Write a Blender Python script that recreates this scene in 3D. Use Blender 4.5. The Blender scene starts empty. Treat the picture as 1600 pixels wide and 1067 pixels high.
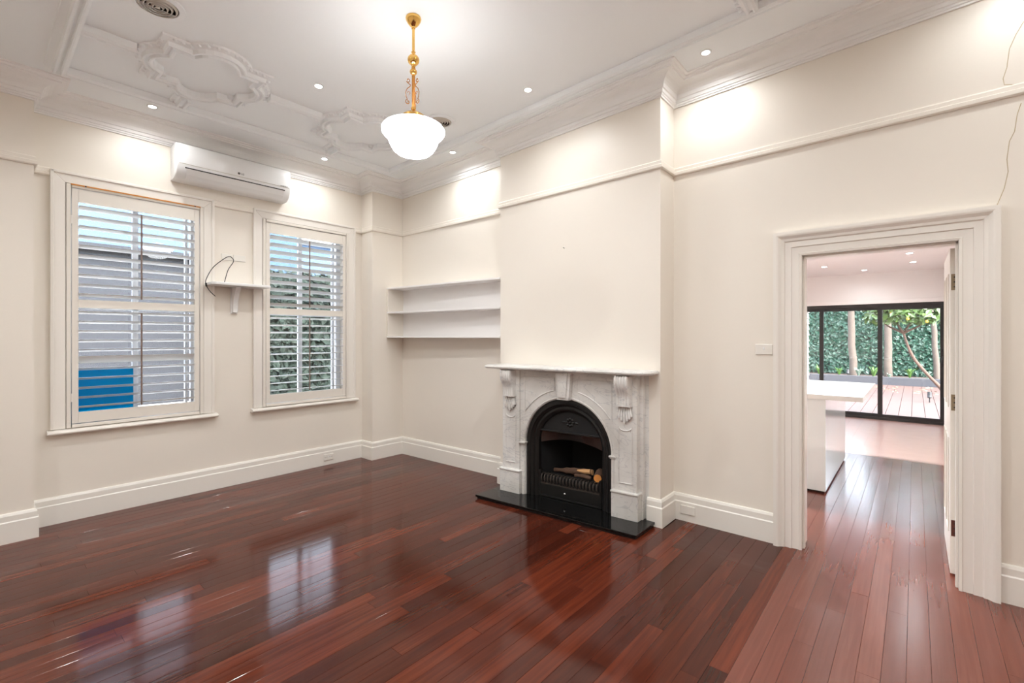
import bpy, bmesh, math, random
from mathutils import Vector, Matrix
random.seed(11)
S = bpy.context.scene
COL = S.collection
PI = math.pi
R = math.radians

# ------------------------------------------------------------------ camera
cam_d = bpy.data.cameras.new('camera')
cam = bpy.data.objects.new('camera', cam_d)
COL.objects.link(cam)
cam_d.sensor_width = 36.0
cam_d.lens = 36.0 * 734.05 / 1600.0
cam_d.shift_y = -8.0 / 1600.0
cam_d.clip_start = 0.05
cam_d.clip_end = 300
cam.location = (0, 0, 1.5)
cam.rotation_euler = (R(90), 0, R(40.609 - 90))
S.camera = cam

# ------------------------------------------------------------------ world, sun, exposure
S.view_settings.view_transform = 'Standard'
S.view_settings.look = 'None'
S.view_settings.gamma = 1.0
S.view_settings.use_curve_mapping = False
S.view_settings.exposure = 0.1
world = bpy.data.worlds.new('sky')
S.world = world
world.use_nodes = True
wn = world.node_tree
SKY = 3.4
sky = wn.nodes.new('ShaderNodeTexSky')
sky.sky_type = 'NISHITA'
sky.sun_disc = False
sky.sun_elevation = R(50)
sky.sun_rotation = R(200)
sky.air_density = 1.0
sky.dust_density = 3.0
hs = wn.nodes.new('ShaderNodeHueSaturation')   # thin high cloud: a paler sky
hs.inputs['Saturation'].default_value = 0.4
wn.links.new(sky.outputs[0], hs.inputs['Color'])
wn.links.new(hs.outputs[0], wn.nodes['Background'].inputs[0])
wn.nodes['Background'].inputs[1].default_value = SKY
sun_d = bpy.data.lights.new('sun', 'SUN')
sun_d.energy = 1.8
sun_d.angle = R(1.0)
sun_d.color = (1.0, 0.93, 0.82)
sun = bpy.data.objects.new('sun', sun_d)
COL.objects.link(sun)
sun.rotation_euler = Vector((0.50, 0.16, -0.85)).to_track_quat('-Z', 'Y').to_euler()
sun.location = (5, -5, 12)
PENDANT_GLOW = 13.0
SPOT_W = 60.0
KITCHEN_W = 45.0

# ------------------------------------------------------------------ materials
MATS = {}
def lin(c):
    return tuple((v / 12.92 if v <= 0.04045 else ((v + 0.055) / 1.055) ** 2.4) for v in (x / 255.0 for x in c))
def mat(name, rgb, rough=0.5, metal=0.0, noise=0.0, nscale=8.0, bump=0.0, bscale=60.0, spec=0.5, coat=0.0, emit=0.0):
    m = bpy.data.materials.new(name)
    m.use_nodes = True
    nt = m.node_tree
    b = nt.nodes['Principled BSDF']
    c = (*lin(rgb), 1)
    b.inputs['Base Color'].default_value = c
    b.inputs['Roughness'].default_value = rough
    b.inputs['Metallic'].default_value = metal
    b.inputs['Specular IOR Level'].default_value = spec
    if coat:
        b.inputs['Coat Weight'].default_value = coat
        b.inputs['Coat Roughness'].default_value = 0.05
    tc = nt.nodes.new('ShaderNodeTexCoord')
    if noise:
        n = nt.nodes.new('ShaderNodeTexNoise')
        n.inputs['Scale'].default_value = nscale
        n.inputs['Detail'].default_value = 5
        nt.links.new(tc.outputs['Object'], n.inputs['Vector'])
        mx = nt.nodes.new('ShaderNodeMixRGB')
        mx.inputs[1].default_value = tuple(v * (1 - noise) for v in c[:3]) + (1,)
        mx.inputs[2].default_value = tuple(min(1, v * (1 + noise)) for v in c[:3]) + (1,)
        nt.links.new(n.outputs['Fac'], mx.inputs[0])
        nt.links.new(mx.outputs[0], b.inputs['Base Color'])
    if bump:
        n2 = nt.nodes.new('ShaderNodeTexNoise')
        n2.inputs['Scale'].default_value = bscale
        n2.inputs['Detail'].default_value = 4
        nt.links.new(tc.outputs['Object'], n2.inputs['Vector'])
        bp = nt.nodes.new('ShaderNodeBump')
        bp.inputs['Strength'].default_value = bump
        bp.inputs['Distance'].default_value = 0.01
        nt.links.new(n2.outputs['Fac'], bp.inputs['Height'])
        nt.links.new(bp.outputs[0], b.inputs['Normal'])
    if emit:
        b.inputs['Emission Color'].default_value = c
        b.inputs['Emission Strength'].default_value = emit
    MATS[name] = m
    return m

mat('wall_paint', (242, 234, 222), 0.42, noise=0.012, nscale=1.5, bump=0.05, bscale=14)
mat('ceiling_paint', (250, 252, 252), 0.6, noise=0.015, nscale=1.2, bump=0.03, bscale=20)
mat('cornice_paint', (248, 246, 243), 0.5)
mat('trim_paint', (243, 237, 228), 0.32, bump=0.02, bscale=25)
mat('skirting_paint', (243, 238, 229), 0.3, bump=0.02, bscale=20)
mat('shutter_paint', (238, 231, 220), 0.35)
mat('louvre_paint', (225, 225, 222), 0.35)
mat('rod_backlit_shade', (128, 108, 98), 0.45)  # white tilt rods; their dark backlit shade is put into this colour
mat('sash_white', (214, 216, 220), 0.35)
mat('orange_timber', (214, 140, 60), 0.5, noise=0.15, nscale=40)
mat('plastic_white', (243, 242, 240), 0.22)
mat('plastic_cream', (238, 233, 224), 0.3)
mat('black', (14, 13, 13), 0.45)
mat('cable_black', (28, 22, 20), 0.5)
mat('grey_mark', (90, 84, 80), 0.5)
mat('grate_iron', (62, 54, 48), 0.5, noise=0.25, nscale=30)
mat('iron', (14, 13, 12), 0.42, noise=0.2, nscale=20, bump=0.15, bscale=120)
mat('iron_flat', (13, 11, 11), 0.7, bump=0.1, bscale=90)
mat('hood_metal', (84, 74, 70), 0.22, metal=0.7)
mat('soot', (9, 8, 8), 0.9)
mat('granite', (10, 10, 10), 0.05, noise=0.3, nscale=160)
mat('brass', (236, 190, 108), 0.16, metal=1.0)
mat('brass_dark', (184, 128, 66), 0.28, metal=1.0)
mat('chrome', (215, 215, 215), 0.15, metal=1.0)
mat('hinge_metal', (150, 134, 110), 0.4, metal=0.7)
mat('hinge_brown', (92, 44, 32), 0.5)
mat('crack', (196, 176, 140), 0.8)
mat('alu_black', (34, 31, 30), 0.4)
mat('island_white', (240, 243, 243), 0.08)
mat('stone_top', (238, 236, 232), 0.15, noise=0.04, nscale=5)
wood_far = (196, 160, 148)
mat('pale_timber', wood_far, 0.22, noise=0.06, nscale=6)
mat('kitchen_paint', (244, 240, 237), 0.5)
mat('deck_wood', (70, 50, 43), 0.6, noise=0.18, nscale=9)
mat('charcoal', (46, 46, 50), 0.7, noise=0.1)
mat('soil', (56, 44, 36), 0.95, noise=0.35, nscale=14, bump=0.6, bscale=30)
mat('bark', (74, 64, 56), 0.9, noise=0.3, nscale=9, bump=0.6, bscale=25)
mat('bark_brown', (70, 48, 36), 0.8, noise=0.2, nscale=14, bump=0.3, bscale=40)
mat('ivy', (30, 60, 46), 0.4, spec=0.35, noise=0.5, nscale=7)
mat('fence_dark', (38, 58, 48), 0.9)
mat('leaf', (56, 78, 30), 0.4, noise=0.4, nscale=6)
mat('leaf_hedge', (25, 33, 27), 0.6, spec=0.12, noise=0.6, nscale=5)
mat('tuft_green', (70, 100, 40), 0.5)
mat('tuft_grey', (100, 114, 100), 0.6)
mat('lemon', (180, 140, 50), 0.45)
mat('dead_leaf', (196, 150, 106), 0.8)
mat('weatherboard', (92, 89, 83), 0.6)
mat('neighbour_grey', (46, 47, 50), 0.9, spec=0.05, noise=0.08, nscale=2)
mat('neighbour_blue', (66, 84, 108), 0.9, spec=0.05)
mat('ground', (160, 156, 150), 0.95, noise=0.2, nscale=3)
mat('log_bark', (92, 66, 50), 0.85, noise=0.35, nscale=30, bump=0.6, bscale=60)
mat('log_cut', (222, 170, 116), 0.7, noise=0.15, nscale=30)
mat('log_ember', (230, 150, 74), 0.7, noise=0.1, nscale=20)
mat('vent_metal', (205, 196, 184), 0.4)
mat('vent_dark', (70, 58, 50), 0.8)

def emit_mat(name, rgb, strength):
    m = bpy.data.materials.new(name); m.use_nodes = True
    nt = m.node_tree
    b = nt.nodes['Principled BSDF']
    b.inputs['Base Color'].default_value = (*lin(rgb), 1)
    b.inputs['Emission Color'].default_value = (*lin(rgb), 1)
    b.inputs['Emission Strength'].default_value = strength
    MATS[name] = m
emit_mat('opal_glass', (252, 253, 255), PENDANT_GLOW)
emit_mat('lamp_lens', (255, 252, 246), 30.0)

def glass_mat(name, tint, refl=0.06):
    m = bpy.data.materials.new(name); m.use_nodes = True
    nt = m.node_tree
    for n in list(nt.nodes): nt.nodes.remove(n)
    out = nt.nodes.new('ShaderNodeOutputMaterial')
    mix = nt.nodes.new('ShaderNodeMixShader')
    tr = nt.nodes.new('ShaderNodeBsdfTransparent'); tr.inputs[0].default_value = (*tint, 1)
    gl = nt.nodes.new('ShaderNodeBsdfGlossy'); gl.inputs['Roughness'].default_value = 0.02
    fr = nt.nodes.new('ShaderNodeFresnel'); fr.inputs[0].default_value = 1.45
    nt.links.new(fr.outputs[0], mix.inputs[0])
    nt.links.new(tr.outputs[0], mix.inputs[1]); nt.links.new(gl.outputs[0], mix.inputs[2])
    nt.links.new(mix.outputs[0], out.inputs[0])
    MATS[name] = m
glass_mat('glass', (0.95, 0.97, 0.98))
glass_mat('blue_film', (0.01, 0.5, 0.72))
def film():
    m = MATS['blue_film']; nt = m.node_tree
    df = nt.nodes.new('ShaderNodeBsdfTranslucent'); df.inputs[0].default_value = (*lin((0, 140, 180)), 1)
    d2 = nt.nodes.new('ShaderNodeBsdfDiffuse'); d2.inputs[0].default_value = (*lin((0, 160, 200)), 1)
    a = nt.nodes.new('ShaderNodeMixShader'); a.inputs[0].default_value = 0.5
    nt.links.new(df.outputs[0], a.inputs[1]); nt.links.new(d2.outputs[0], a.inputs[2])
    b = nt.nodes.new('ShaderNodeMixShader'); b.inputs[0].default_value = 0.55
    out = [n for n in nt.nodes if n.type == 'OUTPUT_MATERIAL'][0]
    src = out.inputs[0].links[0].from_socket
    nt.links.new(src, b.inputs[1]); nt.links.new(a.outputs[0], b.inputs[2]); nt.links.new(b.outputs[0], out.inputs[0])
film()

def wood_mat(name, dark, mid, light, rough, spec=0.42):
    m = bpy.data.materials.new(name); m.use_nodes = True
    nt = m.node_tree; N = nt.nodes; L = nt.links
    b = N['Principled BSDF']
    tc = N.new('ShaderNodeTexCoord'); oi = N.new('ShaderNodeObjectInfo')
    add = N.new('ShaderNodeVectorMath'); add.operation = 'ADD'
    sc = N.new('ShaderNodeVectorMath'); sc.operation = 'SCALE'; sc.inputs['Scale'].default_value = 37.0
    cb = N.new('ShaderNodeCombineXYZ')
    L.new(oi.outputs['Random'], cb.inputs[0]); L.new(oi.outputs['Random'], cb.inputs[1])
    L.new(cb.outputs[0], sc.inputs[0])
    L.new(tc.outputs['Object'], add.inputs[0]); L.new(sc.outputs[0], add.inputs[1])
    mp = N.new('ShaderNodeMapping'); mp.inputs['Scale'].default_value = (1.3, 30, 30)
    L.new(add.outputs[0], mp.inputs[0])
    g = N.new('ShaderNodeTexNoise'); g.inputs['Scale'].default_value = 1.6; g.inputs['Detail'].default_value = 8; g.inputs['Distortion'].default_value = 0.6
    L.new(mp.outputs[0], g.inputs['Vector'])
    g2 = N.new('ShaderNodeTexNoise'); g2.inputs['Scale'].default_value = 1.1; g2.inputs['Detail'].default_value = 2
    L.new(add.outputs[0], g2.inputs['Vector'])
    # value = 0.55*random + 0.35*grain + 0.2*cloud
    m1 = N.new('ShaderNodeMath'); m1.operation = 'MULTIPLY_ADD'; m1.inputs[1].default_value = 0.42
    L.new(oi.outputs['Random'], m1.inputs[0])
    m2 = N.new('ShaderNodeMath'); m2.operation = 'MULTIPLY'; m2.inputs[1].default_value = 0.55
    L.new(g.outputs['Fac'], m2.inputs[0]); L.new(m2.outputs[0], m1.inputs[2])
    m3 = N.new('ShaderNodeMath'); m3.operation = 'MULTIPLY_ADD'; m3.inputs[1].default_value = 0.25
    L.new(g2.outputs['Fac'], m3.inputs[0]); L.new(m1.outputs[0], m3.inputs[2])
    rp = N.new('ShaderNodeValToRGB')
    rp.color_ramp.elements[0].position = 0.28; rp.color_ramp.elements[0].color = (*lin(dark), 1)
    rp.color_ramp.elements[1].position = 0.95; rp.color_ramp.elements[1].color = (*lin(light), 1)
    e = rp.color_ramp.elements.new(0.66); e.color = (*lin(mid), 1)
    L.new(m3.outputs[0], rp.inputs[0]); L.new(rp.outputs[0], b.inputs['Base Color'])
    # gloss, uneven varnish
    rr = N.new('ShaderNodeMapRange'); rr.inputs['To Min'].default_value = rough * 0.7; rr.inputs['To Max'].default_value = rough * 1.4
    L.new(g2.outputs['Fac'], rr.inputs['Value']); L.new(rr.outputs[0], b.inputs['Roughness'])
    bp = N.new('ShaderNodeBump'); bp.inputs['Strength'].default_value = 0.022; bp.inputs['Distance'].default_value = 0.004
    n3 = N.new('ShaderNodeTexNoise'); n3.inputs['Scale'].default_value = 9; n3.inputs['Detail'].default_value = 3
    L.new(tc.outputs['Object'], n3.inputs['Vector'])
    L.new(n3.outputs['Fac'], bp.inputs['Height']); L.new(bp.outputs[0], b.inputs['Normal'])
    b.inputs['Specular IOR Level'].default_value = spec
    MATS[name] = m
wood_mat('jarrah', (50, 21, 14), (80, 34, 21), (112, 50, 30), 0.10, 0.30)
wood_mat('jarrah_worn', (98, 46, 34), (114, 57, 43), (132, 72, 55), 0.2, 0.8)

def marble():
    m = bpy.data.materials.new('marble'); m.use_nodes = True
    nt = m.node_tree; N = nt.nodes; L = nt.links
    b = N['Principled BSDF']; b.inputs['Roughness'].default_value = 0.3
    tc = N.new('ShaderNodeTexCoord')
    mp = N.new('ShaderNodeMapping'); mp.inputs['Rotation'].default_value = (0.7, 0.3, 0.5); mp.inputs['Scale'].default_value = (1, 1, 2.2)
    L.new(tc.outputs['Object'], mp.inputs[0])
    n = N.new('ShaderNodeTexNoise'); n.inputs['Scale'].default_value = 3.2; n.inputs['Detail'].default_value = 9; n.inputs['Distortion'].default_value = 1.6
    L.new(mp.outputs[0], n.inputs['Vector'])
    a = N.new('ShaderNodeMath'); a.operation = 'SUBTRACT'; a.inputs[1].default_value = 0.5
    L.new(n.outputs['Fac'], a.inputs[0])
    ab = N.new('ShaderNodeMath'); ab.operation = 'ABSOLUTE'; L.new(a.outputs[0], ab.inputs[0])
    rp = N.new('ShaderNodeValToRGB')
    rp.color_ramp.elements[0].position = 0.0; rp.color_ramp.elements[0].color = (*lin((208, 206, 204)), 1)
    rp.color_ramp.elements[1].position = 0.018; rp.color_ramp.elements[1].color = (*lin((232, 229, 224)), 1)
    L.new(ab.outputs[0], rp.inputs[0])
    n2 = N.new('ShaderNodeTexNoise'); n2.inputs['Scale'].default_value = 2.0; n2.inputs['Detail'].default_value = 5
    L.new(tc.outputs['Object'], n2.inputs['Vector'])
    r2 = N.new('ShaderNodeValToRGB')
    r2.color_ramp.elements[0].position = 0.35; r2.color_ramp.elements[0].color = (*lin((222, 220, 217)), 1)
    r2.color_ramp.elements[1].position = 0.6; r2.color_ramp.elements[1].color = (1, 1, 1, 1)
    L.new(n2.outputs['Fac'], r2.inputs[0])
    mx = N.new('ShaderNodeMixRGB'); mx.blend_type = 'MULTIPLY'; mx.inputs[0].default_value = 1
    L.new(rp.outputs[0], mx.inputs[1]); L.new(r2.outputs[0], mx.inputs[2])
    L.new(mx.outputs[0], b.inputs['Base Color'])
    MATS['marble'] = m
marble()

# ------------------------------------------------------------------ helpers
def tag(o, label=None, cat=None, group=None, kind=None):
    if label: o['label'] = label
    if cat: o['category'] = cat
    if group: o['group'] = group
    if kind: o['kind'] = kind
    return o
def wloc(o):
    v = Vector(o.location)
    while o.parent:
        o = o.parent; v += Vector(o.location)
    return v
def thing(name, loc, label, cat, group=None, kind=None):
    o = bpy.data.objects.new(name, None)
    o.empty_display_size = 0.1
    COL.objects.link(o); o.location = loc
    return tag(o, label, cat, group, kind)
def copy_tree(o, loc=None, parent=None):
    c = o.copy(); COL.objects.link(c); c.parent = parent
    if loc is not None: c.location = loc
    for ch in o.children: copy_tree(ch, None, c)
    return c

class MB:
    def __init__(self, fn=None):
        self.v = []; self.f = []; self.fn = fn
    def add(self, vs, fs):
        o = len(self.v)
        self.v += [tuple(p) for p in vs]
        self.f += [tuple(i + o for i in q) for q in fs]
        return self
    def box(self, x0, x1, y0, y1, z0, z1):
        v = [(x, y, z) for x in (x0, x1) for y in (y0, y1) for z in (z0, z1)]
        return self.add(v, [(0, 1, 3, 2), (4, 6, 7, 5), (0, 4, 5, 1), (2, 3, 7, 6), (0, 2, 6, 4), (1, 5, 7, 3)])
    def rings(self, rs, closed_u=False, close_ring=True, caps=True):
        n = len(rs[0]); o = len(self.v)
        for r in rs: self.v += [tuple(p) for p in r]
        m = len(rs)
        for i in range(m if closed_u else m - 1):
            j = (i + 1) % m
            for k in range(n if close_ring else n - 1):
                l = (k + 1) % n
                self.f.append((o + i * n + k, o + i * n + l, o + j * n + l, o + j * n + k))
        if caps and not closed_u and close_ring:
            self.f.append(tuple(o + k for k in range(n))[::-1])
            self.f.append(tuple(o + (m - 1) * n + k for k in range(n)))
        return self
    def tube(self, pts, r, n=8, caps=True):
        pts = [Vector(p) for p in pts]; rs = []
        if not isinstance(r, (list, tuple)): r = [r] * len(pts)
        up = None
        for i, p in enumerate(pts):
            t = (pts[min(i + 1, len(pts) - 1)] - pts[max(i - 1, 0)])
            if t.length < 1e-9: t = Vector((0, 0, 1))
            t.normalize()
            if up is None:
                up = Vector((0, 0, 1)) if abs(t.z) < 0.9 else Vector((1, 0, 0))
            a = t.cross(up)
            if a.length < 1e-6: a = t.orthogonal()
            a.normalize(); b = a.cross(t); up = b
            rs.append([p + (a * math.cos(q) + b * math.sin(q)) * r[i] for q in [2 * PI * k / n for k in range(n)]])
        return self.rings(rs, caps=caps)
    def lathe(self, prof, c, n=24, sx=1.0, sy=1.0, hollow=False):
        rs = [[(c[0] + r * sx * math.cos(2 * PI * k / n), c[1] + r * sy * math.sin(2 * PI * k / n), z) for k in range(n)] for r, z in prof]
        return self.rings(rs, caps=True, closed_u=hollow)
    def ball(self, c, rx, ry, rz, n=8, m=5):
        prof = [(max(1e-4, math.sin(PI * i / m)), math.cos(PI * i / m)) for i in range(m + 1)]
        rs = [[(c[0] + rx * r * math.cos(2 * PI * k / n), c[1] + ry * r * math.sin(2 * PI * k / n), c[2] + rz * z) for k in range(n)] for r, z in prof]
        return self.rings(rs, caps=True)
    def prism(self, poly, axis, a0, a1):
        def P(u, w, a):
            return (u, w, a) if axis == 'z' else ((a, u, w) if axis == 'x' else (u, a, w))
        return self.rings([[P(u, w, a0) for u, w in poly], [P(u, w, a1) for u, w in poly]])
    def build(self, name, m, parent=None, smooth=False, bevel=0.0, kind=None):
        vs = [self.fn(*p) for p in self.v] if self.fn else self.v
        if parent is not None:
            o0 = wloc(parent)
            vs = [(p[0] - o0.x, p[1] - o0.y, p[2] - o0.z) for p in vs]
        me = bpy.data.meshes.new(name)
        me.from_pydata(vs, [], self.f)
        bm = bmesh.new(); bm.from_mesh(me)
        bmesh.ops.recalc_face_normals(bm, faces=bm.faces)
        bm.to_mesh(me); bm.free()
        me.materials.append(MATS[m])
        if smooth:
            for p in me.polygons: p.use_smooth = True
            try: me.set_sharp_from_angle(angle=R(38))
            except Exception: pass
        o = bpy.data.objects.new(name, me)
        COL.objects.link(o)
        if parent is not None: o.parent = parent
        if bevel:
            bv = o.modifiers.new('bevel', 'BEVEL'); bv.width = bevel; bv.segments = 2; bv.limit_method = 'ANGLE'
        if kind: o['kind'] = kind
        return o
def struct(mb, name, m, label=None, parent=None, **k):
    o = mb.build(name, m, parent, **k)
    if parent is None: o['kind'] = 'structure'
    if label: o['label'] = label
    return o
def text_mesh(name, body, size, m, parent, matrix):
    cu = bpy.data.curves.new(name, 'FONT'); cu.body = body; cu.size = size; cu.extrude = 0.0006
    cu.align_x = 'CENTER'; cu.align_y = 'CENTER'
    t = bpy.data.objects.new(name + '_tmp', cu); COL.objects.link(t)
    dg = bpy.context.evaluated_depsgraph_get()
    me = bpy.data.meshes.new_from_object(t.evaluated_get(dg))
    bpy.data.objects.remove(t)
    me.transform(matrix); me.transform(Matrix.Translation(-wloc(parent)))
    me.materials.clear(); me.materials.append(MATS[m])
    o = bpy.data.objects.new(name, me); COL.objects.link(o); o.parent = parent
    return o

# ------------------------------------------------------------------ room plan
def zc(x, y): return 3.60 - 0.0345 * y              # underside of the ceiling (it falls slightly to the windows)
def zrail(x, y): return 2.84 - 0.012 * y            # underside of the picture rail
ROOM = [(-1.7, -1.9), (3.835, -1.9), (3.835, 1.52), (3.568, 1.52), (3.568, 3.214), (3.735, 3.214), (3.672, 5.005),
        (3.23, 5.005), (3.23, 5.235), (0.34, 5.235), (0.34, 5.0), (-1.7, 5.0)]
SEG = {'front': [0], 'right': [1], 'chimney': [2, 3, 4], 'recess': [5], 'back': [6, 7, 8, 9, 10], 'left': [11]}

def plan_sweep(mb, segs, prof, zf, cuts={}):
    """profile (distance out of the wall, height) along wall segments, mitred at the room corners"""
    n = len(ROOM)
    def nrm(i):
        a = Vector(ROOM[i]); b = Vector(ROOM[(i + 1) % n]); t = (b - a).normalized(); return Vector((-t.y, t.x))
    for s in segs:
        a = Vector(ROOM[s]); b = Vector(ROOM[(s + 1) % n]); N = nrm(s)
        def mit(i, j):
            p, q = nrm(i), nrm(j); return (p + q) / (1 + p.dot(q))
        ma, mb_ = mit((s - 1) % n, s), mit(s, (s + 1) % n)
        for t0, t1 in cuts.get(s, [(0, 1)]):
            rs = []
            for t, mm in ((t0, ma if t0 == 0 else N), (t1, mb_ if t1 == 1 else N)):
                p = a.lerp(b, t); ring = []
                for d, z in prof:
                    q = p + mm * d
                    ring.append((q.x, q.y, zf(q.x, q.y) + z))
                rs.append(ring)
            mb.rings(rs)
    return mb

ZW = 3.85
# walls
w = MB(); w.box(3.835, 4.035, -2.1, -0.21, 0, ZW); w.box(3.835, 4.035, 0.615, 1.52, 0, ZW); w.box(3.835, 4.035, -0.21, 0.615, 2.083, ZW)
wall_right = struct(w, 'wall_right', 'wall_paint', 'cream painted plaster wall with hairline cracks around the doorway')
w = MB(); w.box(3.568, 4.035, 1.52, 1.87, 0, ZW); w.box(3.568, 4.035, 2.77, 3.214, 0, ZW); w.box(3.568, 4.035, 1.87, 2.77, 0.99, ZW); w.box(3.99, 4.035, 1.87, 2.77, 0, 0.99)
wall_chimney = struct(w, 'wall_chimney', 'wall_paint', 'cream painted chimney breast above the marble fireplace')
w = MB(); w.prism([(3.735, 3.214), (4.035, 3.214), (4.035, 5.5), (3.654, 5.5)], 'z', 0, ZW)
struct(w, 'wall_recess', 'wall_paint', 'cream wall of the alcove beside the chimney breast')
WX = [(0.535, 1.506), (2.045, 3.035)]; WZ = (0.752, 2.745)
w = MB()
xs = [0.34, WX[0][0], WX[0][1], WX[1][0], WX[1][1], 3.23]
for i in (0, 2, 4): w.box(xs[i], xs[i + 1], 5.235, 5.5, 0, ZW)
for a, b in WX: w.box(a, b, 5.235, 5.5, 0, WZ[0]); w.box(a, b, 5.235, 5.5, WZ[1], ZW)
struct(w, 'wall_back', 'wall_paint', 'cream wall with two shuttered windows')
struct(MB().box(3.23, 3.70, 5.005, 5.5, 0, ZW), 'wall_pier_right', 'wall_paint', 'cream pier between the windows wall and the alcove')
struct(MB().box(-1.9, 0.34, 5.0, 5.5, 0, ZW), 'wall_pier_left', 'wall_paint', 'cream pier beside the larger shuttered window')
struct(MB().box(-1.9, -1.7, -2.1, 5.0, 0, ZW), 'wall_left', 'wall_paint')
struct(MB().box(-1.7, 3.835, -2.1, -1.9, 0, ZW), 'wall_front', 'wall_paint')
# ceiling slab
w = MB()
v = []
for x in (-1.9, 4.035):
    for y in (-2.1, 5.5):
        v += [(x, y, zc(x, y)), (x, y, 4.0)]
w.add(v, [(0, 2, 6, 4), (1, 5, 7, 3), (0, 1, 3, 2), (4, 6, 7, 5), (0, 4, 5, 1), (2, 3, 7, 6)])
ceiling = struct(w, 'ceiling', 'ceiling_paint', 'white plaster ceiling with moulded ribs and quatrefoils')
# baseboards, picture rails, cornices
base_p = [(0, 0), (0.025, 0), (0.025, 0.15), (0.019, 0.158), (0.019, 0.196), (0.012, 0.212), (0.004, 0.216), (0, 0.216)]
LR = 1.52 + 1.9
cuts = {1: [(0, (1.9 - 0.36) / LR), ((0.772 + 1.9) / LR, 1)], 3: [(0, 0.105 / 1.694), (1 - 0.2 / 1.694, 1)]}
for side in SEG:
    o = struct(plan_sweep(MB(), SEG[side], base_p, lambda x, y: 0.0, cuts), 'baseboard_' + side, 'skirting_paint', 'tall white moulded skirting board')
rail_p = [(0, 0), (0.014, 0.0), (0.02, 0.008), (0.02, 0.03), (0.013, 0.036), (0.013, 0.058), (0.006, 0.067), (0, 0.067)]
LB = 3.23 - 0.34
rc = {8: [(0, (3.23 - 3.125) / LB), ((3.23 - 1.955) / LB, (3.23 - 1.6) / LB), ((3.23 - 0.446) / LB, 1)]}
corn_p = [(0, 0), (0.012, 0), (0.013, 0.010), (0.020, 0.014), (0.020, 0.026), (0.028, 0.030), (0.030, 0.052), (0.040, 0.056), (0.042, 0.066)]
for k in range(1, 7):
    t = PI / 2 * k / 6
    corn_p.append((0.042 + 0.085 * (1 - math.cos(t)), 0.066 + 0.066 * math.sin(t)))
corn_p += [(0.138, 0.133), (0.139, 0.143), (0.158, 0.145), (0.164, 0.155), (0.182, 0.157), (0.184, 0.168), (0, 0.168)]
for k, side in enumerate(SEG):
    struct(plan_sweep(MB(), SEG[side], rail_p, zrail, rc), 'trim_%d' % (k + 1), 'wall_paint', 'narrow moulded picture rail')
for k, side in enumerate(SEG):
    struct(plan_sweep(MB(), SEG[side], corn_p, lambda x, y: zc(x, y) - 0.166), 'trim_%d' % (k + 7), 'cornice_paint', 'stepped plaster cornice')

# ------------------------------------------------------------------ ceiling ribs
rib_p = [(-0.064, 0.004), (-0.062, -0.044), (-0.046, -0.054), (-0.036, -0.054), (-0.031, -0.034), (-0.016, -0.036), (-0.008, -0.050), (0.006, -0.050), (0.012, -0.022), (0.050, -0.014), (0.056, 0.004)]
leaf_mb = MB()
def rib(path, closed=False, leaf_side=0.036, leaves=True, sc=1.0):
    n = len(path); P = [Vector(p) for p in path]; rs = []
    for i in range(n):
        if closed: a, b, c = P[i - 1], P[i], P[(i + 1) % n]
        else: a, b, c = P[max(i - 1, 0)], P[i], P[min(i + 1, n - 1)]
        t1 = (b - a).normalized() if (b - a).length > 1e-6 else (c - b).normalized()
        t2 = (c - b).normalized() if (c - b).length > 1e-6 else t1
        n1 = Vector((-t1.y, t1.x)); n2 = Vector((-t2.y, t2.x))
        m = (n1 + n2) / max(0.35, 1 + n1.dot(n2))
        rs.append([(b.x + m.x * s * sc, b.y + m.y * s * sc, zc(b.x, b.y + m.y * s) + dz) for s, dz in rib_p])
    mb = MB().rings(rs, closed_u=closed)
    o = mb.build('ceiling_rib', 'ceiling_paint', ceiling)
    if leaves:
        step = 0.036
        for i in range(n if closed else n - 1):
            a, b = P[i], P[(i + 1) % n]; L = (b - a).length
            if L < 1e-4: continue
            t = (b - a) / L; nn = Vector((-t.y, t.x))
            k = max(1, int(L / step))
            for q in range(k):
                p = a + t * (L * (q + 0.5) / k) + nn * leaf_side
                z = zc(p.x, p.y) - 0.013
                leaf_mb.ball((p.x, p.y, z), 0.014, 0.014, 0.012 + random.random() * 0.004, 6, 4)
    return o
PX, PY = 1.85, 2.41
XL, XR_, YF, YN = 0.42, 3.27, 4.69, 0.13
rib([(XL, YN), (XL, YF)], leaf_side=-0.045)
rib([(XR_, YF), (XR_, YN)], leaf_side=-0.045)
rib([(XL + 0.06, YF), (XR_ - 0.06, YF)], leaf_side=0.036)
rib([(XR_ - 0.06, YN), (XL + 0.06, YN)], leaf_side=0.036)
QD = 0.655
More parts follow.
